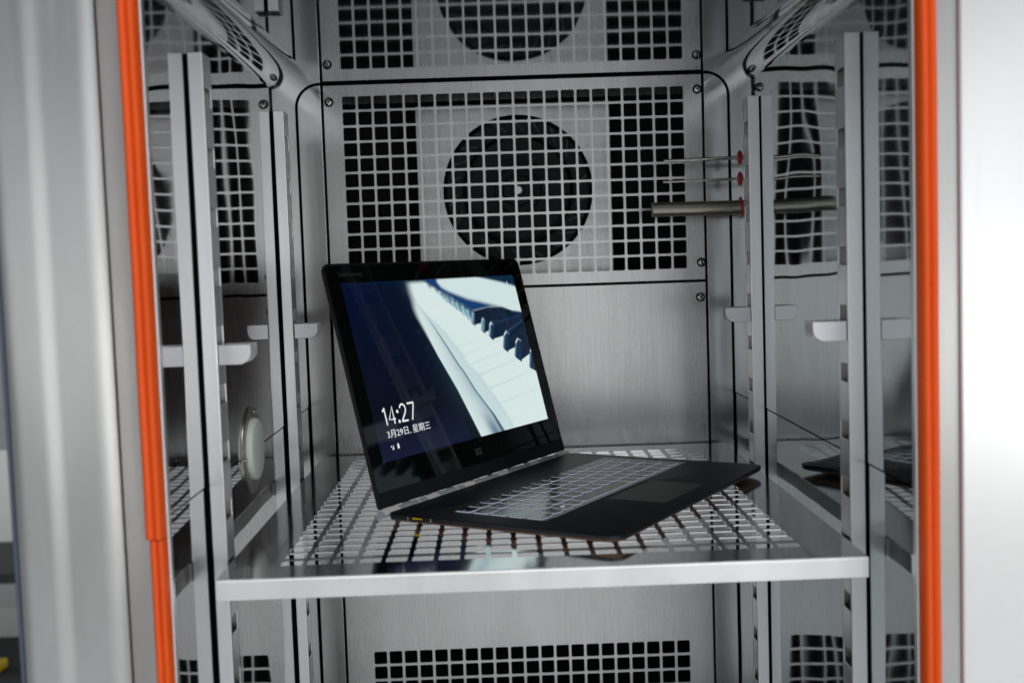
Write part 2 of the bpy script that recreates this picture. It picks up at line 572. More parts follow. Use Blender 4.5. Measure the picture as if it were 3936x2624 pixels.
for x, z in ((px0, pz0), (px1, pz0), (px1, pz1), (px0, pz1)):
    # square off the corners the fan of rays cut away
    near = sorted(outer, key=lambda p: (p[0] - x) ** 2 + (p[1] - z) ** 2)[:2]
    mb.add([(x, YFAN, z)] + [(p[0], YFAN, p[1]) for p in near], [(0, 1, 2)])
mb.box(px0, px0 + 2, YFAN + .5, 700, pz0, pz1 - .5)
mb.box(px1 - 2, px1, YFAN + .5, 700, pz0, pz1 - .5)
fix_normals(mk('fan_plate', mb, M['panel'], ch))
mk('duct_lintel', MB().box(-222, 222, YFAN - 2, YFAN + 2, 426.5, 444), M['panel'], ch)

fan = fix_normals(mk('fan_wheel', MB().lathe([(91.5, 14), (91.5, 4), (89, 2), (70, 2), (68, 5), (66, 12, 1), (45, 20, 1), (43, 14), (30, 12), (28, 9), (20, 8), (18, 4), (10, 3.5), (9, 1), (0.01, 1)],
            lambda a, b, h: (FC[0] + a, YFAN + h, FC[1] + b), 72), [M['fan'], M['fan2']], ch, smooth=True, angle=.5))
hubm = mk('hub_bolt', MB().lathe([(5.4, 1), (5.4, -4), (4.6, -5), (0.01, -5)], lambda a, b, h: (FC[0] + a, YFAN + h, FC[1] + b), 20), M['edge'], fan, smooth=True, angle=.5)
for k in range(22):
    a = 2 * math.pi * k / 22
    def bl(r, t, h):
        an = a + t
        return (FC[0] + r * math.cos(an), YFAN + h, FC[1] + r * math.sin(an))
    mb = MB().add([bl(74, 0, 1.6), bl(88, .17, 1.6), bl(88, .21, 1.6), bl(74, .035, 1.6), bl(74, 0, -1.2), bl(88, .17, -1.2), bl(88, .21, -1.2), bl(74, .035, -1.2)],
                  [(0, 3, 2, 1), (4, 5, 6, 7), (0, 1, 5, 4), (1, 2, 6, 5), (2, 3, 7, 6), (3, 0, 4, 7)])
    mk('blade', mb, M['blade'], fan)

# slotted shelf rails: channel sections standing 2 mm off the wall
def rail(s, yf):
    gap = 2.0 if s < 0 else 1.1
    xo, xi, zt, dep = XW - gap, XW - 12.9, 389.0, 26.0
    t = 1.2
    mb = MB()
    X = lambda a, b: (min(s * a, s * b), max(s * a, s * b))
    mb.box(*X(xi, xo), yf, yf + t, ZB, zt)
    mb.box(*X(xi, xo), yf + dep - t, yf + dep, ZB, zt)
    z_edges = []
    z = 363.7
    while z > ZB + 40:
        z_edges.append((z - 14.0, z))
        z -= 45.45
    y0, y1 = yf + 3.2, yf + dep - 3.2
    mb.box(*X(xi, xi + t), yf + t, y0, ZB, zt)
    mb.box(*X(xi, xi + t), y1, yf + dep - t, ZB, zt)
    top = zt
    for a, b in z_edges:
        mb.box(*X(xi, xi + t), y0, y1, b, top)
        top = a
    mb.box(*X(xi, xi + t), y0, y1, ZB, top)
    r_ = mk('shelf_rail', mb, M['rail'], ch, bevel=0.55, seg=2)
    mk('rail_spine', MB().box(*X(xo - 1.5, xo + gap - .3), yf + t + 3.2, yf + dep - t - .2, ZB, zt - .5), M['spine'], r_)
    mk('gap_shade_strip', MB().box(*X(xo - .8, xo + gap - .3), yf + t + .3, yf + t + 3, ZB, zt - .5), M['void'], r_)  # black strip stands in for the shade between rail and wall
    return r_

for s in (-1, 1):
    rail(s, 50.0)
    rail(s, 385.0)

# cable port in the left wall
PC = (214.0, 62.0)
prt = mk('port_flange', MB().lathe([(40, -1), (40, .8), (39.2, 1.6), (29.3, 1.6), (28.4, 1), (28.4, -1)], lambda a, b, h: (-XW + h, PC[0] + a, PC[1] + b), 56), M['flange'], ch, smooth=True, angle=.5)
fix_normals(prt)
for a in (1.2, 3.3, 5.4):
    mb = MB().lathe([(2.4, 1.6), (2.4, 2.4), (1.4, 3.0), (0.01, 3.0)], lambda x, y, h: (-XW + h, PC[0] + 34.5 * math.cos(a) + x, PC[1] + 34.5 * math.sin(a) + y), 14)
    fix_normals(mk('screw', mb, M['screw'], prt, smooth=True, angle=.6))
plug = fix_normals(mk('port_plug', MB().lathe([(28, 0), (28, 4.6), (27, 6.2), (24.5, 7), (0.01, 7.2)], lambda a, b, h: (-XW + h, PC[0] + a, PC[1] + b), 48), M['plug'], None,
                      (-XW, PC[0], PC[1]), smooth=True, angle=.9))
tag(plug, 'round pale silicone plug in the steel port of the left chamber wall', 'plug')

# front frame
mb = MB()
mb.box(-285.0, -258.6, -57, -51, ZB, 500)
mb.box(258.6, 285.3, -57, -51, ZB, 500)
mb.box(-258.5, 258.5, -57, -51, ZC + 8, 500)
mb.box(-258.5, 258.5, -57, -51, ZB - 30, ZB - 2)
mk('front_frame', mb, M['frame'], ch, bevel=.8)
# flared jamb on the left, stepped
mb = MB()
plan = [(-285.5, -58.0)]
for i in range(3, 9):                   # wide rounded right-hand edge
    a = math.pi / 2 * i / 8
    plan.append((-289.5 + 14.5 * math.cos(a), -77.0 - 13.0 * math.sin(a)))
for i in range(13):                     # soft step to the outer face
    t = i / 12
    plan.append((-309.0 - 13.0 * t, -90.0 - 3.5 * t * t * (3 - 2 * t)))
plan += [(-334, -93.8)]
for i in range(7):
    a = math.pi / 2 * i / 6
    plan.append((-336.0 - 9.0 * math.sin(a), -84.8 - 9.0 * math.cos(a)))
plan.append((-345.0, -58))
mb.prism(plan, lambda u, v, t: (u, v, t), ZB - 30, 520)
fix_normals(mk('front_jamb', mb, M['frame'], ch, smooth=True, angle=.9))
mk('jamb_trim', MB().box(-348.2, -345.3, -88, -60, ZB - 30, 520), M['bluefilm'], ch, bevel=1)
# control column at the right
mb = MB().box(285.6, 560, -60, 740, -1120, 700)
mk('control_column', mb, M['column'], ch, bevel=1.5)
# outer casing
mb = MB()
mb.box(-340, -332, -40, 760, -1120, 700)
mb.box(-322, 286, 752, 760, -1120, 700)
mb.box(-322, 286, -50, 752, 692, 700)
mb.box(-322, 286, -50, 752, 470, 476)
mb.box(-322, 286, -50, 752, -560, -554)
mb.box(-322, 286, -50, -44, -1120, -560)
mk('casing', mb, M['frame'], ch)

# orange seal
def gasket(x0, x1, z0, z1, y=-57.5, lobes=2, dep=9, name='door_seal', wob=0.5, seed=0):
    n = 25
    zs = np.linspace(z0, z1, 28)
    rings = []
    for z in zs:
        off = wob * mnoise.noise(Vector((seed, z / 90.0, 0)))
        ring_ = []
        for i in range(n):
            t = i / (n - 1)
            prof = math.sqrt(max(0, 1 - (2 * t - 1) ** 6)) * (0.76 + 0.24 * abs(math.sin(lobes * math.pi * t)) ** .7)
            ring_.append((x0 + (x1 - x0) * t + off, y - dep * prof, z))
        ring_ += [(x1 + off, y + .4, z), (x0 + off, y + .4, z)]
        rings.append(ring_)
    mb = MB().loft(rings, [0] * (len(rings) - 1))
    return fix_normals(mk(name, mb, M['orange'], ch, smooth=True, angle=.9))
gasket(-270.0, -256.6, 46.0, 470, seed=1)
g2 = gasket(-267.8, -256.4, ZB, 45.2, y=-57.4, dep=8.4, seed=2, name='spliced_door_seal')
gasket(256.6, 270.0, ZB, 470, lobes=2, seed=3)
mk('top_door_seal', MB().box(-256, 255.5, -65, -57.2, ZC + 10, ZC + 23), M['orange'], ch, bevel=3)

# ------------------------------------------------------------------ probes through the right wall
def probe(y, z, r, tip, label, tube=False, dz=0):
    nm = 'probe_tube' if tube else 'probe_rod'
    e = empty(nm, (XW, y, z), label, 'sensor probe' if not tube else 'tube')
    mb = MB().tube((tip, y, z + dz), (XW + 1, y, z), r, 28, hollow=1.3 if tube else 0)
    fix_normals(mk('tube' if tube else 'rod', mb, M['tube'] if tube else M['rod'], e, smooth=True, angle=.6))
    R_, H_ = (12.5, 1.6) if tube else (8.0, 2.8)
    prof = [(R_, -.5), (R_, .2)] + [(R_ * math.cos(t), .2 + H_ * math.sin(t)) for t in (.3, .6, .9, 1.2, 1.45)]
    mb = MB().lathe(prof, lambda a, b, h: (XW - h, y + a, z + b), 32)
    fix_normals(mk('sealant', mb, M['red'], e, smooth=True, angle=1.2))
probe(490, 334.0, 2.1, 169.0, 'upper thin steel probe through red sealant in the right wall', dz=-1.2)
probe(490, 310.0, 1.5, 167.5, 'thinner lower steel probe between the other probe and the thick tube', dz=-1.0)
probe(490, 277.5, 8.2, 154.0, 'thick tarnished steel tube below the two thin probes', tube=True, dz=0.5)

# ------------------------------------------------------------------ shelf brackets
def bracket(s, yf, zt, label, grp):
    x_in = 217.0 if s < 0 else 215.6
    xo = XW - 13.6
    prof = [(xo, zt), (x_in, zt), (x_in, zt - 6)]
    R_ = 9.5
    for i in range(1, 9):
        a = math.pi / 2 * i / 8
        prof.append((x_in + R_ - R_ * math.cos(a), zt - 6 - R_ * math.sin(a)))
    prof.append((xo, zt - 15.5))
    e = empty('shelf_bracket', (s * xo, yf + 12, zt - 15), label, 'bracket', grp)
    for y in (yf, yf + 22.5):
        mb = MB().prism(prof, lambda u, v, t: (s * u, y + t, v), 0, 1.6)
        fix_normals(mk('cheek', mb, M['bracket'], e, bevel=.3, seg=1))
    mb = MB().box(min(s * (x_in + 10), s * (xo - .1)), max(s * (x_in + 10), s * (xo - .1)), yf + 1.7, yf + 22.4, zt - 15.4, zt - 14)
    mb.box(min(s * (xo - 1.6), s * (xo - .1)), max(s * (xo - 1.6), s * (xo - .1)), yf + 1.7, yf + 22.4, zt - 13.9, zt - 1)
    mk('web', mb, M['bracket'], e)

G1 = 'free shelf brackets hooked in the rails above the shelf'
G2 = 'shelf brackets carrying the perforated shelf'
bracket(-1, 51.5, 168.0, 'free steel bracket on the left front rail, above the round port', G1)
bracket(-1, 386.5, 166.6, 'free steel bracket on the left rear rail, left of the laptop lid', G1)
bracket(1, 51.5, 170.2, 'free steel bracket on the right front rail, nearest bracket on the right', G1)
bracket(1, 386.5, 168.0, 'free steel bracket on the right rear rail, below the thick tube', G1)
bracket(-1, 51.5, -1.6, 'bracket under the left front corner of the shelf', G2)
bracket(-1, 386.5, -1.6, 'bracket under the left rear corner of the shelf', G2)
bracket(1, 51.5, -1.6, 'bracket under the right front corner of the shelf', G2)
bracket(1, 386.5, -1.6, 'bracket under the right rear corner of the shelf', G2)

# ------------------------------------------------------------------ perforated shelf
shelf = empty('perforated_shelf', (0, 266, -16), 'perforated stainless steel shelf carrying the open laptop', 'shelf')
mb = perforated(MB(), -239.8, 239.8, 0.6, 533.5, -199.2, 33.6, 20, 23, 20.1, 20.4, 16.2, 17.0, lambda u, v, t: (u, v, -t - 3.6e-5 * max(0.0, 150.0 - v) ** 2), 1.3, ch=.8)
fix_normals(mk('shelf_plate', mb, M['shelf'], shelf))
mb = MB()
prof = [(0.4, -1.0), (-.6, -1.5), (-.9, -2.4), (-.9, -16.2), (.5, -16.2), (.5, -1.7)]
mb.prism(prof, lambda u, v, t: (t, u, v), -240, 240)
fix_normals(mk('front_lip', mb, M['lip'], shelf, bevel=.25, seg=2))
mk('side_flange', MB().box(-240.0, -238.8, .7, 533.5, -15.5, -1.5), M['flange'], shelf)
mk('side_flange', MB().box(238.8, 240.0, .7, 533.5, -15.5, -1.5), M['flange'], shelf)
mk('rear_flange', MB().box(-238.7, 238.7, 532.2, 533.5, -15.5, -1.5), M['shelf'], shelf)

# ------------------------------------------------------------------ laptop
LX, LY, HZ, HZF, BD, LTH, LPH = -45.94, 288.38, 13.0, 13.8, 228.4, 1.0084, 1.8153
ex = Vector((math.cos(LTH), math.sin(LTH), 0))
ey = Vector((math.sin(LTH), -math.cos(LTH), 0))
ez = Vector((0, 0, 1))
LS = 1.0175                     # its real size against the chamber
O3 = CAM + LS * (Vector((LX, LY, HZ)) - CAM)
lup = math.cos(LPH) * ey + math.sin(LPH) * ez
lnr = math.sin(LPH) * ey - math.cos(LPH) * ez           # out of the screen
OL = O3 + LS * (.85 * ey - .8 * ez)
def Bf(a, b, h):            # on the base: a along the hinge, b to the front, h above the deck
    a, b, h = float(a), float(b), float(h)
    return O3 + LS * (a * ex + b * ey + ez * ((HZF - HZ) * b / BD + h))
def Lf(a, v, h):            # on the lid: h out of the screen
    return OL + LS * (float(a) * ex + float(v) * lup + float(h) * lnr)

lap = empty('laptop', (LX + .85 * 100, LY - .53 * 100, 0), 'black convertible laptop, screen lit with piano keys, on the perforated shelf', 'laptop')

# base: deck, black side band, copper under-shell
def ring(inset, h, hf=None):
    pts = rrect(-165 + inset, 165 - inset, 7 + min(inset, 3), BD - inset, (7, 7, 13, 13), 6)
    out = []
    for a, b in pts:
        hh = h if hf is None else h + (hf - h) * b / BD
        out.append(Bf(a, b, hh))
    return out
mb = MB()
mb.loft([ring(.9, 0), ring(.25, -.35), ring(0, -1.0), ring(.4, -4.6, -3.6)], [0, 0, 1], True, False, 0)
base = fix_normals(mk('base', mb, [M['deck'], M['side']], lap, smooth=True, angle=.5))
mb = MB()
mb.loft([ring(.3, -4.55, -3.55), ring(.6, -5.4, -4.3), ring(3, -6.6, -6.0), ring(10, -7.7, -8.0), ring(30, -8.0, -8.6)], [0] * 4, True, True)
fix_normals(mk('bottom_shell', mb, M['copper'], lap, smooth=True, angle=.6))
for a, b in ((-125, 30), (125, 30), (-125, 200), (125, 200)):
    p = Bf(a, b, 0)
    mb = MB().lathe([(6, 0.2), (6, p.z - 7.6)], lambda x, y, h: (p.x + x, p.y + y, h), 16)
    fix_normals(mk('foot', mb, M['rubber'], lap))
# touchpad and keyboard tray
mb = MB().prism(rrect(-40, 49.5, 157, 211, (2, 2, 2, 2), 3), Bf, .02, .07)
fix_normals(mk('touchpad', mb, M['deckpad'], base))
mb = MB().prism(rrect(-139.5, 149.5, 57.5, 149.3, (3, 3, 3, 3), 3), Bf, .02, .1)
fix_normals(mk('key_tray', mb, M['keytray'], base))
mb = MB().prism([(-125, 148.7), (149.5, 148.7), (149.8, 150.1), (-125, 150.1)], Bf, .02, .35)
fix_normals(mk('tray_edge', mb, M['hinge'], base))

rows = [
    (60.0, [-137, -117.7, -99.6, -81.5, -63.4, -45.2, -27, -8.6, 9.8, 28.2, 46.8, 65.2, 83.5, 102.3, 124, 143.2],
     ['Esc', '1', '2', '3', '4', '5', '6', '7', '8', '9', '0', '-', '=', 'Backspace', 'Del']),
    (77.6, [-137, -113, -95, -76.8, -58.6, -40.2, -21.6, -3, 15.6, 33.8, 51.6, 69.5, 87.5, 106.5, 125, 143.4],
     ['Tab', 'Q', 'W', 'E', 'R', 'T', 'Y', 'U', 'I', 'O', 'P', '[', ']', '\\', 'Home']),
    (95.3, [-137.2, -109, -90.6, -72.4, -54, -35.6, -16.8, 2, 20.6, 38.6, 56.6, 75, 93, 126, 144],
     ['Caps', 'A', 'S', 'D', 'F', 'G', 'H', 'J', 'K', 'L', ';', "'", 'Enter', 'End']),
    (113.0, [-137.6, -100, -81.6, -63.4, -45, -26, -7, 11.8, 29.8, 48.6, 67, 85, 111, 129, 146.4],
     ['Shift', 'Z', 'X', 'C', 'V', 'B', 'N', 'M', ',', '.', '/', 'Shift', '\u2191', 'PgUp']),
    (130.8, [-137.8, -114, -96, -78, -60.5, 33, 51, 69, 89, 108, 126, 146.6],
     ['Ctrl', 'Fn', '#', 'Alt', '', 'Alt', 'Fn', 'Ctrl', '\u2190', '\u2193', '\u2192']),
]
glyphs = {}
for b0, xs, legs in rows:
    for i, lg in enumerate(legs):
        a0, a1 = xs[i], xs[i + 1] - 2.6
        if i == len(legs) - 1:
            a1 = xs[i + 1] - 3.2
        b1 = b0 + 14.6
        # outline: square back, "smiling" rounded front
        pts = [(a0 + .6, b0), (a1 - .6, b0), (a1, b0 + .6), (a1, b1 - 3.4)]
        for k in range(1, 4):
            t = math.pi / 2 * k / 4
            pts.append((a1 - 3.4 + 3.4 * math.cos(t), b1 - 3.4 + 2.9 * math.sin(t)))
        pts.append((a1 - 3.6, b1 - .45))
        pts.append(((a0 + a1) / 2, b1 + .15))
        pts.append((a0 + 3.6, b1 - .45))
        for k in range(1, 4):
            t = math.pi / 2 * (4 - k) / 4
            pts.append((a0 + 3.4 - 3.4 * math.cos(t), b1 - 3.4 + 2.9 * math.sin(t)))
        pts += [(a0, b1 - 3.4), (a0, b0 + .6)]
        ca, cb = (a0 + a1) / 2, (b0 + b1) / 2
        ins = [(ca + (p[0] - ca) * (1 - .7 / (a1 - a0)), cb + (p[1] - cb) * .955) for p in pts]
        mb = MB()
        mb.loft([[Bf(x, y, .12) for x, y in pts], [Bf(x, y, .85) for x, y in pts], [Bf(x, y, 1.12) for x, y in ins]], [1, 0], False, True, 0, 0)
        if lg == '#':      # four panes
            for da in (-1.7, .2):
                for db in (-1.6, .2):
                    x0, y0 = ca - 1 + da, cb - .5 + db
                    mb.add([Bf(x0, y0, 1.15), Bf(x0 + 1.6, y0, 1.15), Bf(x0 + 1.6, y0 + 1.5, 1.15), Bf(x0, y0 + 1.5, 1.15)], [(0, 1, 2, 3)], 3)
        elif lg:
            if lg not in glyphs:
                glyphs[lg] = text_mesh(lg, 3.6 if len(lg) == 1 else 2.3)
            V, Fc = glyphs[lg]
            if V:
                wd = max(v[0] for v in V)
                sx = a0 + 2.2 if len(lg) > 1 else ca - wd / 2 - 2
                mb.add([Bf(sx + v[0], cb - .5 - v[1], 1.15) for v in V], Fc, 2)
        fix_normals(mk('key', mb, [M['keytop'], M['keyglow'], M['legend'], M['white_ui']], base))

# ports along the left edge
def port(a0, a1, h0, h1, mat, name):
    pts = rrect(a0, a1, h0, h1, ((h1 - h0) * .48,) * 4, 3)
    mb = MB().prism(pts, lambda u, v, t: Bf(-165.0 + .2 - t, u, v), -.4, .35)
    return fix_normals(mk(name, mb, mat, base))
port(31.5, 48.5, -4.4, -1.0, M['slot'], 'power_port')
port(34.2, 45.2, -3.0, -1.3, M['yellow'], 'yellow_tongue')
port(56, 66.5, -4.2, -1.3, M['slot'], 'usb_port')
port(71.5, 75.5, -3.8, -1.6, M['slot'], 'video_port')
port(86, 109, -3.5, -1.9, M['slot'], 'card_slot')
for b in (29.3, 53.0):
    mb = MB().box(0, 1, 0, 1, 0, 1)
    mb.v = [tuple(Bf(-165.3 + .5 * x, b + .7 * y, -4.3 + 3.2 * z)) for x, y, z in mb.v]
    mk('seam', mb, M['hinge'], base)

# hinge: bar with watch-band links
AX = O3 + LS * (1.6 * ey + ez * -3.9)
def Hf(u, v, a):
    return AX + LS * .74 * (float(u) * ey + float(v) * ez) + LS * float(a) * ex
arc = [(7.2 * math.cos(t), 7.2 * math.sin(t)) for t in np.linspace(0.15, math.pi + .6, 18)]
mb = MB().prism(arc, Hf, -165.5, 165.5)
hinge = fix_normals(mk('hinge', mb, M['hinge'], lap, smooth=True, angle=.5))
def links(a0, a1):
    mb = MB()
    na, nt_ = max(4, int((a1 - a0) / 2.1)), 9
    for i in range(na):
        for j in range(nt_):
            off = .5 if j % 2 else 0
            x0 = a0 + (a1 - a0) * (i + .08 + off * .5) / (na + .5)
            x1 = a0 + (a1 - a0) * (i + .86 + off * .5) / (na + .5)
            t0 = .35 + 2.75 * (j + .08) / nt_
            t1 = .35 + 2.75 * (j + .90) / nt_
            r_ = 7.2
            vs = [Hf((r_ + h) * math.cos(t), (r_ + h) * math.sin(t), x) for h in (-.2, .62) for t in (t0, t1) for x in (x0, x1)]
            mb.add(vs, [(4, 5, 7, 6), (0, 1, 5, 4), (1, 3, 7, 5), (3, 2, 6, 7), (2, 0, 4, 6)])
    return fix_normals(mk('hinge_links', mb, M['link'], hinge))
for a0, a1 in ((-165.6, -142), (-100.5, -82), (-39.8, -21.5), (21.5, 40), (83, 101), (144, 165.6)):
    links(a0, a1)
def sleeve(a0, a1, h=.45):
    mb = MB()
    arc2 = [((7.2 + h) * math.cos(t), (7.2 + h) * math.sin(t)) for t in np.linspace(.2, math.pi + .2, 14)]
    mb.prism(arc2, Hf, a0, a1)
    return fix_normals(mk('hinge_sleeve', mb, M['hinge'], hinge, smooth=True, angle=.5))
for a0, a1 in ((-130, -114), (-69, -53), (52, 69.5), (115, 131.5)):
    sleeve(a0, a1)
    mb = MB().prism([((7.75) * math.cos(t), (7.75) * math.sin(t)) for t in np.linspace(.2, math.pi + .2, 14)], Hf, a1 - .1, a1 + 1.1)
    fix_normals(mk('hinge_rim', mb, M['link'], hinge, smooth=True, angle=.5))

# lid
LT = 222.3
def lring(inset, h):
    return [Lf(a, v, h) for a, v in rrect(-165.2 + inset, 165.2 - inset, 3.2 + min(inset, 1), LT - inset, (1.5, 1.5, 8.5, 8.5), 6)]
mb = MB()
mb.loft([lring(1.8, .0), lring(1.2, .25), lring(.3, .1), lring(0, -.6), lring(.2, -2.4)], [0, 0, 0, 0], True, True, 0, 0)
lid = fix_normals(mk('lid', mb, [M['rubber']], lap, smooth=True, angle=.5))
mb = MB()
mb.loft([lring(.3, -2.4), lring(.6, -3.2), lring(2.5, -4.6), lring(6, -5.0)], [0] * 3, True, True)
fix_normals(mk('lid_shell', mb, M['copper'], lap, smooth=True, angle=.5))
mb = MB().prism(rrect(-162.8, 162.8, 16.8, LT - 2.4, (.5, .5, 6.5, 6.5), 5), Lf, .05, .30)
fix_normals(mk('screen_glass', mb, M['glass'], lid))
mb = MB().prism(rrect(-164.6, 164.6, 4.0, 16.5, (1, 1, .3, .3), 2), Lf, .05, .55)
fix_normals(mk('chin_frame', mb, M['bezel'], lid))

# picture on the screen, painted as a dense sheet of vertices
NU, NV = 480, 268
A0, A1, V0, V1 = -146.4, 145.6, 203.6, 41.3
gu, gv = np.meshgrid(np.linspace(0, 1, NU), np.linspace(0, 1, NV))
img = np.zeros((NV, NU, 3))
def lerp(a, b, t):
    return a + (b - a) * t
def sstep(x, a, b):
    t = np.clip((x - a) / (b - a), 0, 1)
    return t * t * (3 - 2 * t)
def polyline_x(pts, v):
    vs = np.array([p[1] for p in pts]); us = np.array([p[0] for p in pts])
    k = np.argsort(vs)
    return np.interp(v, vs[k], us[k])
ASP = 1.8
def poly_mask(poly, soft):
    """anti-aliased polygon, edge softness in v units"""
    P = [(x * ASP, y) for x, y in poly]
    X, Y = gu * ASP, gv
    inside = np.zeros(X.shape, bool)
    d2 = np.full(X.shape, 9.0)
    n = len(P)
    for i in range(n):
        (x0, y0), (x1, y1) = P[i], P[(i + 1) % n]
        ex_, ey_ = x1 - x0, y1 - y0
        l2 = ex_ * ex_ + ey_ * ey_ + 1e-12
        t = np.clip(((X - x0) * ex_ + (Y - y0) * ey_) / l2, 0, 1)
        d2 = np.minimum(d2, (X - x0 - t * ex_) ** 2 + (Y - y0 - t * ey_) ** 2)
        c = ((y0 > Y) != (y1 > Y)) & (X < (x1 - x0) * (Y - y0) / (y1 - y0 + 1e-12) + x0)
        inside ^= c
    sd = np.where(inside, 1, -1) * np.sqrt(d2)
    return sstep(sd, -soft, soft)
def srgb(r, g, b):
    c = np.array([r, g, b]) / 255.0
    return np.where(c <= .04045, c / 12.92, ((c + .055) / 1.055) ** 2.4)
def over(mask, col):
    global img
    img = img * (1 - mask[..., None]) + np.asarray(col) * mask[..., None]
# dark left field
top = srgb(5, 16, 46); bot = srgb(11, 16, 29); mid = srgb(7, 21, 38)
t = gv[..., None]
img = lerp(top, bot, np.clip(t * 1.4, 0, 1)) * 1.0
over(sstep(gu, .05, .33) * (1 - sstep(gv, .15, .6)), mid)
over(sstep(gv, .72, 1.0) * (1 - sstep(gu, .36 + .1 * gv, .40 + .1 * gv)) * .55, srgb(28, 36, 66))  # bluer foot: a reflection on the glass, put into the picture colour
# white slab right of the left edge
sl = [(0.340, -.05), (0.340, 0.023), (0.339, 0.068), (0.342, 0.123), (0.340, 0.177), (0.346, 0.225), (0.407, 0.471), (0.471, 0.690), (0.543, 1.0), (.553, 1.05)]
xl = polyline_x(sl, gv)
soft = .022 * (1 - sstep(gv, .02, .5)) + .0035
slab = sstep(gu - xl, -soft, soft) * sstep(gv, -.004, .032)
over(slab, srgb(226, 243, 241))
# key slip shading next to the dark slot
dk = [(0.34, 0.06), (0.366, 0.152), (0.419, 0.281), (0.466, 0.411), (0.511, 0.541), (0.535, 0.595), (0.574, 0.714), (0.59, 0.751), (0.648, 0.883), (0.684, 1.0), (.70, 1.05)]
xd = polyline_x(dk, gv)
fr = [(0.36, 0.10), (0.391, 0.181), (0.482, 0.343), (0.548, 0.485), (0.57, 0.551), (0.618, 0.624), (0.648, 0.70), (0.687, 0.785), (0.746, 0.956), (.765, 1.05)]
xf = polyline_x(fr, gv)
d = gu - xd
deep = sstep(gv, .12, .75)
over(np.exp(-np.clip(-d, 0, 9) / (.020 + .03 * deep)) * (d <= 0) * (.22 + .45 * deep), srgb(92, 138, 168))
low = sstep(gv, .80, 1.0)
over(np.exp(-((d + .045) / .03) ** 2) * low * .75, srgb(38, 82, 122))
over(((gu > xd) & (gu < xf)) * (.42 * (1 - sstep(gv, .8, 1.0) * .3)) * sstep(gv, .12, .3), srgb(176, 208, 216))
over(np.exp(-(np.abs(gu - xf) / .010)) * .22 * sstep(gv, .2, .4), srgb(150, 184, 198))
over(np.exp(-(d / (.0035 + .006 * low)) ** 2) * sstep(gv, .10, .45) * .95, srgb(14, 48, 84))
# gaps between the white keys
for (x0, y0), (x1, y1), st in (((.525, .440), (.63, .415), .12), ((.554, .490), (.70, .455), .18), ((.584, .551), (.82, .500), .22), ((.618, .626), (.90, .566), .28), ((.665, .721), (.99, .660), .26), ((.712, .828), (1.02, .775), .2)):
    tt = np.clip((gu - x0) / (x1 - x0), 0, 1)
    yy = y0 + (y1 - y0) * (gu - x0) / (x1 - x0)
    over(np.exp(-((gv - yy) / .007) ** 2) * (gu > x0) * (gu > xf) * st * (1 - .5 * tt), srgb(150, 186, 200))
# blurred far keys and fallboard
band = [(0.36, -.05), (.41, -.02), (.45, .035), (.482, .06), (.515, .09), (.547, .112), (.591, .15), (.62, .175), (.645, .2), (.68, .222), (.80, .205), (.93, .24), (1.02, .25), (1.02, -.05)]
over(poly_mask(band, .016), srgb(24, 66, 116))
wedge = [(.505, -.04), (.503, .02), (.52, .055), (.56, .085), (.664, .140), (.797, .186), (.90, .225), (.931, .262), (1.03, .266), (1.03, .09), (1.004, .078), (.911, .045), (.75, -.01), (.74, -.04)]
over(poly_mask(wedge, .018), srgb(219, 238, 238))
over(poly_mask([(.74, -.04), (.755, .0), (.911, .040), (1.03, .085), (1.03, -.04)], .010), srgb(16, 44, 66))
# streaks of distant keys
for k, (x, y0, y1) in enumerate(((.447, .035, .05), (.482, .06, .08), (.504, .09, .11), (.520, .10, .137), (.538, .112, .16), (.565, .135, .19), (.588, .150, .215), (.618, .175, .252), (.642, .20, .283))):
    wv = .006 + .0009 * k
    body = [(x - wv * .4, y0), (x + wv * 2.4, y0 - .004), (x + wv * 3.2, y1 - .012), (x + wv * 1.2, y1 + .01)]
    over(poly_mask(body, .013 - .0009 * k) * (.65 + .03 * k), srgb(26, 70, 112))
    over(poly_mask([(x - wv, y0 + .012), (x, y0 + .002), (x + wv * .8, y0 + .012), (x + wv * .5, y1), (x - wv * .8, y1 - .012)], .010 - .0006 * k) * .85, srgb(150, 196, 208))
NAVY = srgb(18, 34, 56)
blk = [
    ([(.649, .292), (.664, .235), (.678, .221), (.78, .205), (.87, .212), (.926, .238), (.926, .262), (.73, .275), (.707, .305), (.662, .310)], .007),
    ([(.699, .348), (.718, .277), (.731, .265), (.925, .238), (.94, .262), (.930, .290), (.771, .303), (.748, .358), (.714, .367)], .005),
    ([(.739, .390), (.760, .318), (.777, .302), (.90, .276), (1.02, .262), (1.02, .345), (.90, .375), (.841, .402), (.756, .416)], .004),
    ([(.813, .481), (.839, .395), (.861, .371), (.95, .332), (1.02, .285), (1.02, .42), (.94, .44), (.895, .489), (.835, .506)], .003),
    ([(.877, .546), (.904, .456), (.927, .428), (1.02, .41), (1.02, .54), (.99, .545), (.910, .583)], .003),
    ([(.959, .634), (.991, .529), (1.02, .49), (1.02, .68), (1.001, .672)], .003)]
over(poly_mask([(.80, .225), (.93, .24), (1.02, .262), (1.02, .33), (.9, .34), (.82, .29)], .01), srgb(20, 40, 72))
fronts = [[(.649, .292), (.664, .235), (.674, .224), (.682, .240), (.664, .309)], [(.699, .348), (.718, .277), (.729, .266), (.739, .284), (.716, .366)],
          [(.739, .39), (.76, .318), (.775, .302), (.786, .32), (.757, .415)], [(.813, .481), (.839, .395), (.86, .371), (.873, .388), (.835, .505)],
          [(.877, .546), (.904, .456), (.926, .429), (.944, .447), (.911, .582)], [(.959, .634), (.991, .529), (1.006, .504), (1.02, .53), (1.02, .66)]]
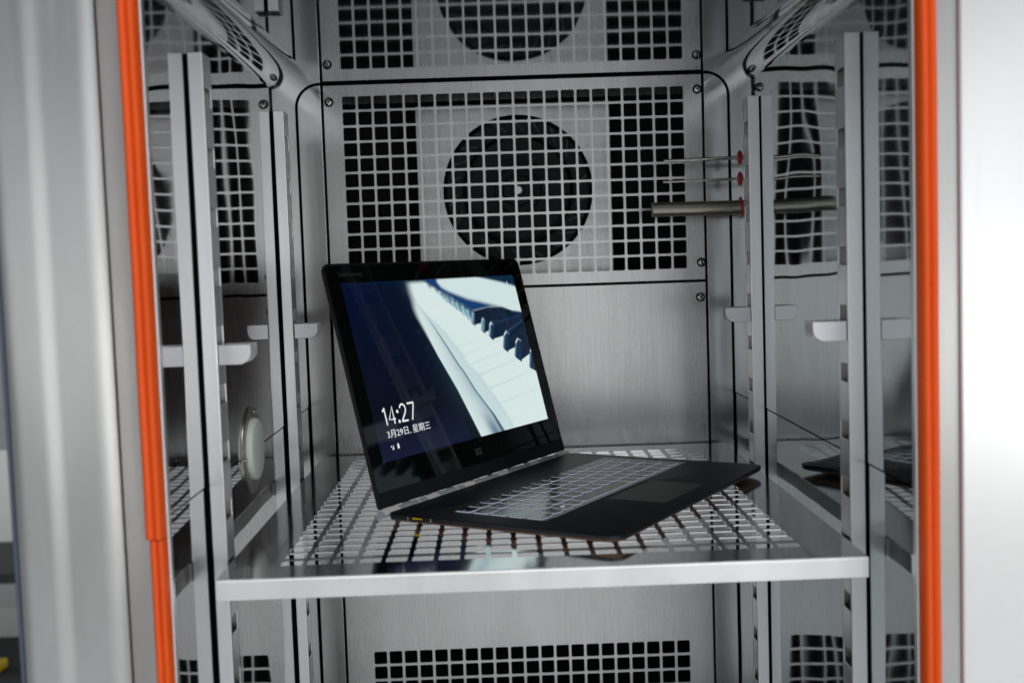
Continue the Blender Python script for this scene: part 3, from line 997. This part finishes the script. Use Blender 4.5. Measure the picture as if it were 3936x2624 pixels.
for i, ((pl, sf), fp) in enumerate(zip(blk, fronts)):
    over(poly_mask(pl, sf), NAVY)
    # lighter front face with a bright rim
    f2 = [(p[0] + .0035, p[1] + .010) for p in fp]
    over(poly_mask(fp, sf) * (.9 if i < 3 else .55), srgb(150, 190, 205) if i < 3 else srgb(120, 165, 190))
    over(poly_mask([(p[0] + .006, p[1] + .012) for p in fp], sf) * (.55 if i < 2 else .95), srgb(22, 44, 76))
    if i >= 2:      # bright arch
        for k in range(2):
            (x0, y0), (x1, y1) = fp[k + 1], fp[k + 2]
            line = [(x0, y0), (x1, y1), (x1 + .003, y1 + .008), (x0 + .004, y0 + .008)]
            over(poly_mask(line, .0035) * .9, srgb(215, 236, 240))
over(poly_mask([(.86, .372), (.99, .31), (1.0, .318), (.87, .385)], .004) * .35, srgb(60, 90, 130))
over(poly_mask([(.79, .305), (.99, .274), (.99, .285), (.80, .318)], .004) * .4, srgb(40, 66, 116))
# soft corner dark top edge of the lit field
over((1 - sstep(gv, .0, .012)) * .5, srgb(12, 40, 76))
img = np.clip(img, 0, 1)
V = [tuple(Lf(lerp(A0, A1, u), lerp(V0, V1, v), .34)) for v in np.linspace(0, 1, NV) for u in np.linspace(0, 1, NU)]
idx = np.arange(NU * NV).reshape(NV, NU)
Fq = np.stack([idx[:-1, :-1], idx[1:, :-1], idx[1:, 1:], idx[:-1, 1:]], -1).reshape(-1, 4)
mb = MB()
mb.v = V
mb.f = Fq.tolist()
mb.m = [0] * len(mb.f)
mt, nt, b = new_mat('lit_screen')
at = node(nt, 'ShaderNodeAttribute', attribute_name='picture')
b.inputs['Base Color'].default_value = (0.002, 0.002, 0.0025, 1)
b.inputs['Roughness'].default_value = 0.03
nt.links.new(at.outputs['Color'], b.inputs['Emission Color'])
nt.links.new(at.outputs['Color'], b.inputs['Emission Color'])
b.inputs['Emission Strength'].default_value = 0.96
disp = mk('display', mb, mt, lid)
ca_ = disp.data.color_attributes.new('picture', 'FLOAT_COLOR', 'POINT')
ca_.data.foreach_set('color', np.concatenate([img.reshape(-1, 3), np.ones((NU * NV, 1))], 1).astype(np.float32).ravel())

def ui_text(body, u0, v_base, u_w, h, name, parent=disp, mat=M['white_ui'], h_ref=None, lift=.40, frame=None):
    """text fitted to u_w x h (fractions of the picture), baseline at v_base"""
    V, Fc = text_mesh(body, 1.0)
    xs = [p[0] for p in V]; ys = [p[1] for p in V]
    sx = u_w / (max(xs) - min(xs)); sy = h / (h_ref or (max(ys)))
    mb = MB()
    mb.add([Lf(lerp(A0, A1, u0 + (p[0] - min(xs)) * sx), lerp(V0, V1, v_base - p[1] * sy), lift) for p in V], Fc)
    return mk(name, mb, mat, parent)
# the clock, built from thin strokes like the photo's light face
def strokes(segs, wd, u0, vb, su, sv, name, parent=disp):
    mb = MB()
    dx, dy = (A1 - A0), (V0 - V1)
    def P(x, y):
        return ((u0 + x * su) * dx + A0, V0 - (vb - y * sv) * dy)
    for seg in segs:
        pts = [Vector(P(*p)) for p in seg]
        L_, R_ = [], []
        for i, p in enumerate(pts):
            d0 = (pts[min(i + 1, len(pts) - 1)] - pts[max(i - 1, 0)]).normalized()
            nn = Vector((-d0.y, d0.x)) * wd / 2
            L_.append(p + nn); R_.append(p - nn)
        n_ = len(pts)
        mb.add([Lf(p.x, p.y, .40) for p in L_ + R_], [(i, i + 1, n_ + i + 1, n_ + i) for i in range(n_ - 1)])
    return mk(name, mb, M['white_ui'], parent)
arc_ = lambda cx, cy, rx, ry, a0, a1, n=12: [(cx + rx * math.cos(math.radians(lerp(a0, a1, i / n))), cy + ry * math.sin(math.radians(lerp(a0, a1, i / n)))) for i in range(n + 1)]
segs = [
    [(.02, .78), (.11, .86), (.19, .98), (.19, 0)],
    [(.92, .27), (.42, .27), (.80, .98), (.80, 0)],
    arc_(1.17, .64, .045, .05, 0, 360), arc_(1.17, .07, .045, .05, 0, 360),
    arc_(1.62, .72, .22, .27, 165, -20) + [(1.75, .48), (1.40, .06), (1.40, .035), (1.90, .035)],
    [(2.05, .965), (2.58, .965), (2.55, .88), (2.22, 0)],
]
strokes(segs, 1.7, .050, .807, .0635, .100, 'clock_text')
ui_text('3\u670829\u65e5, \u661f\u671f\u4e09', .050, .8755, .224, .040, 'date_text', h_ref=.80)
# network and battery icons
mb = MB()
def uiq(u0, u1, v0, v1):
    mb.add([Lf(lerp(A0, A1, u), lerp(V0, V1, v), .40) for u, v in ((u0, v1), (u1, v1), (u1, v0), (u0, v0))], [(0, 1, 2, 3)])
for k in range(4):
    uiq(.0585 + k * .0022, .0602 + k * .0022, .944 - .006 * (k + 1), .944)
uiq(.054, .0585, .921, .930)
mk('network_icon', mb, M['white_ui'], disp)
mb = MB()
uiq(.0855, .0945, .920, .944); uiq(.0880, .0920, .915, .9195)
mk('battery_icon', mb, M['white_ui'], disp)
mb = MB().add([Lf(lerp(A0, A1, u), lerp(V0, V1, v), .40) for u, v in ((.9455, .038), (.9455, .060), (.9475, .0565), (.9495, .062), (.951, .061), (.949, .055), (.9525, .055))], [(0, 1, 2), (0, 2, 5), (0, 5, 6), (2, 3, 4, 5)])
mk('cursor_arrow', mb, M['white_ui'], disp)
# faint maker's name on the bezel and the window mark under the picture
V, Fc = text_mesh('lenovo', 6.4)
wd = max(p[0] for p in V)
mb = MB().add([Lf(-146.8 + p[0] * 33.5 / wd, 210.0 + p[1], .33) for p in V], Fc)
mk('maker_name', mb, M['print'], lid)
mb = MB()
for a, v in ((-4.2, 28.1), (1.6, 28.3), (-4.2, 24.6), (1.6, 24.5)):
    mb.add([Lf(a, v, .33), Lf(a + 5.2, v, .33), Lf(a + 5.2, v + 3.1, .33), Lf(a, v + 3.1, .33)], [(0, 1, 2, 3)])
mk('window_mark', mb, M['print'], lid)
# camera under the picture
mb = MB().lathe([(4.2, .31), (3.6, .36), (0.01, .36)], lambda x, y, h: Lf(-46 + x, 27 + y, h), 20)
fix_normals(mk('web_camera', mb, M['slot'], lid))

# ------------------------------------------------------------------ far left background
rk = empty('storage_rack', (-1420, 2000, -1130), 'white storage rack with black shelf boards, blurred behind the chamber at far left', 'rack')
for x in (-1620, -1190):
    mk('post', MB().box(x, x + 35, 2000, 2040, -1130, -250), M['rackwhite'], rk)
for z in (-530, -800, -1050):
    mk('shelf_board', MB().box(-1585, -1190, 2001, 2350, z, z + 26), M['rackblack'], rk)
mk('back_panel', MB().box(-1620, -1155, 2352, 2362, -1130, -250), M['rackwhite'], rk)
bx = mk('parts_bin', MB().box(-1390, -1318, 2020, 2100, -772, -748), M['yellow'], None, (-1354, 2060, -773), bevel=5)
tag(bx, 'small yellow bin standing on the white storage rack', 'bin')
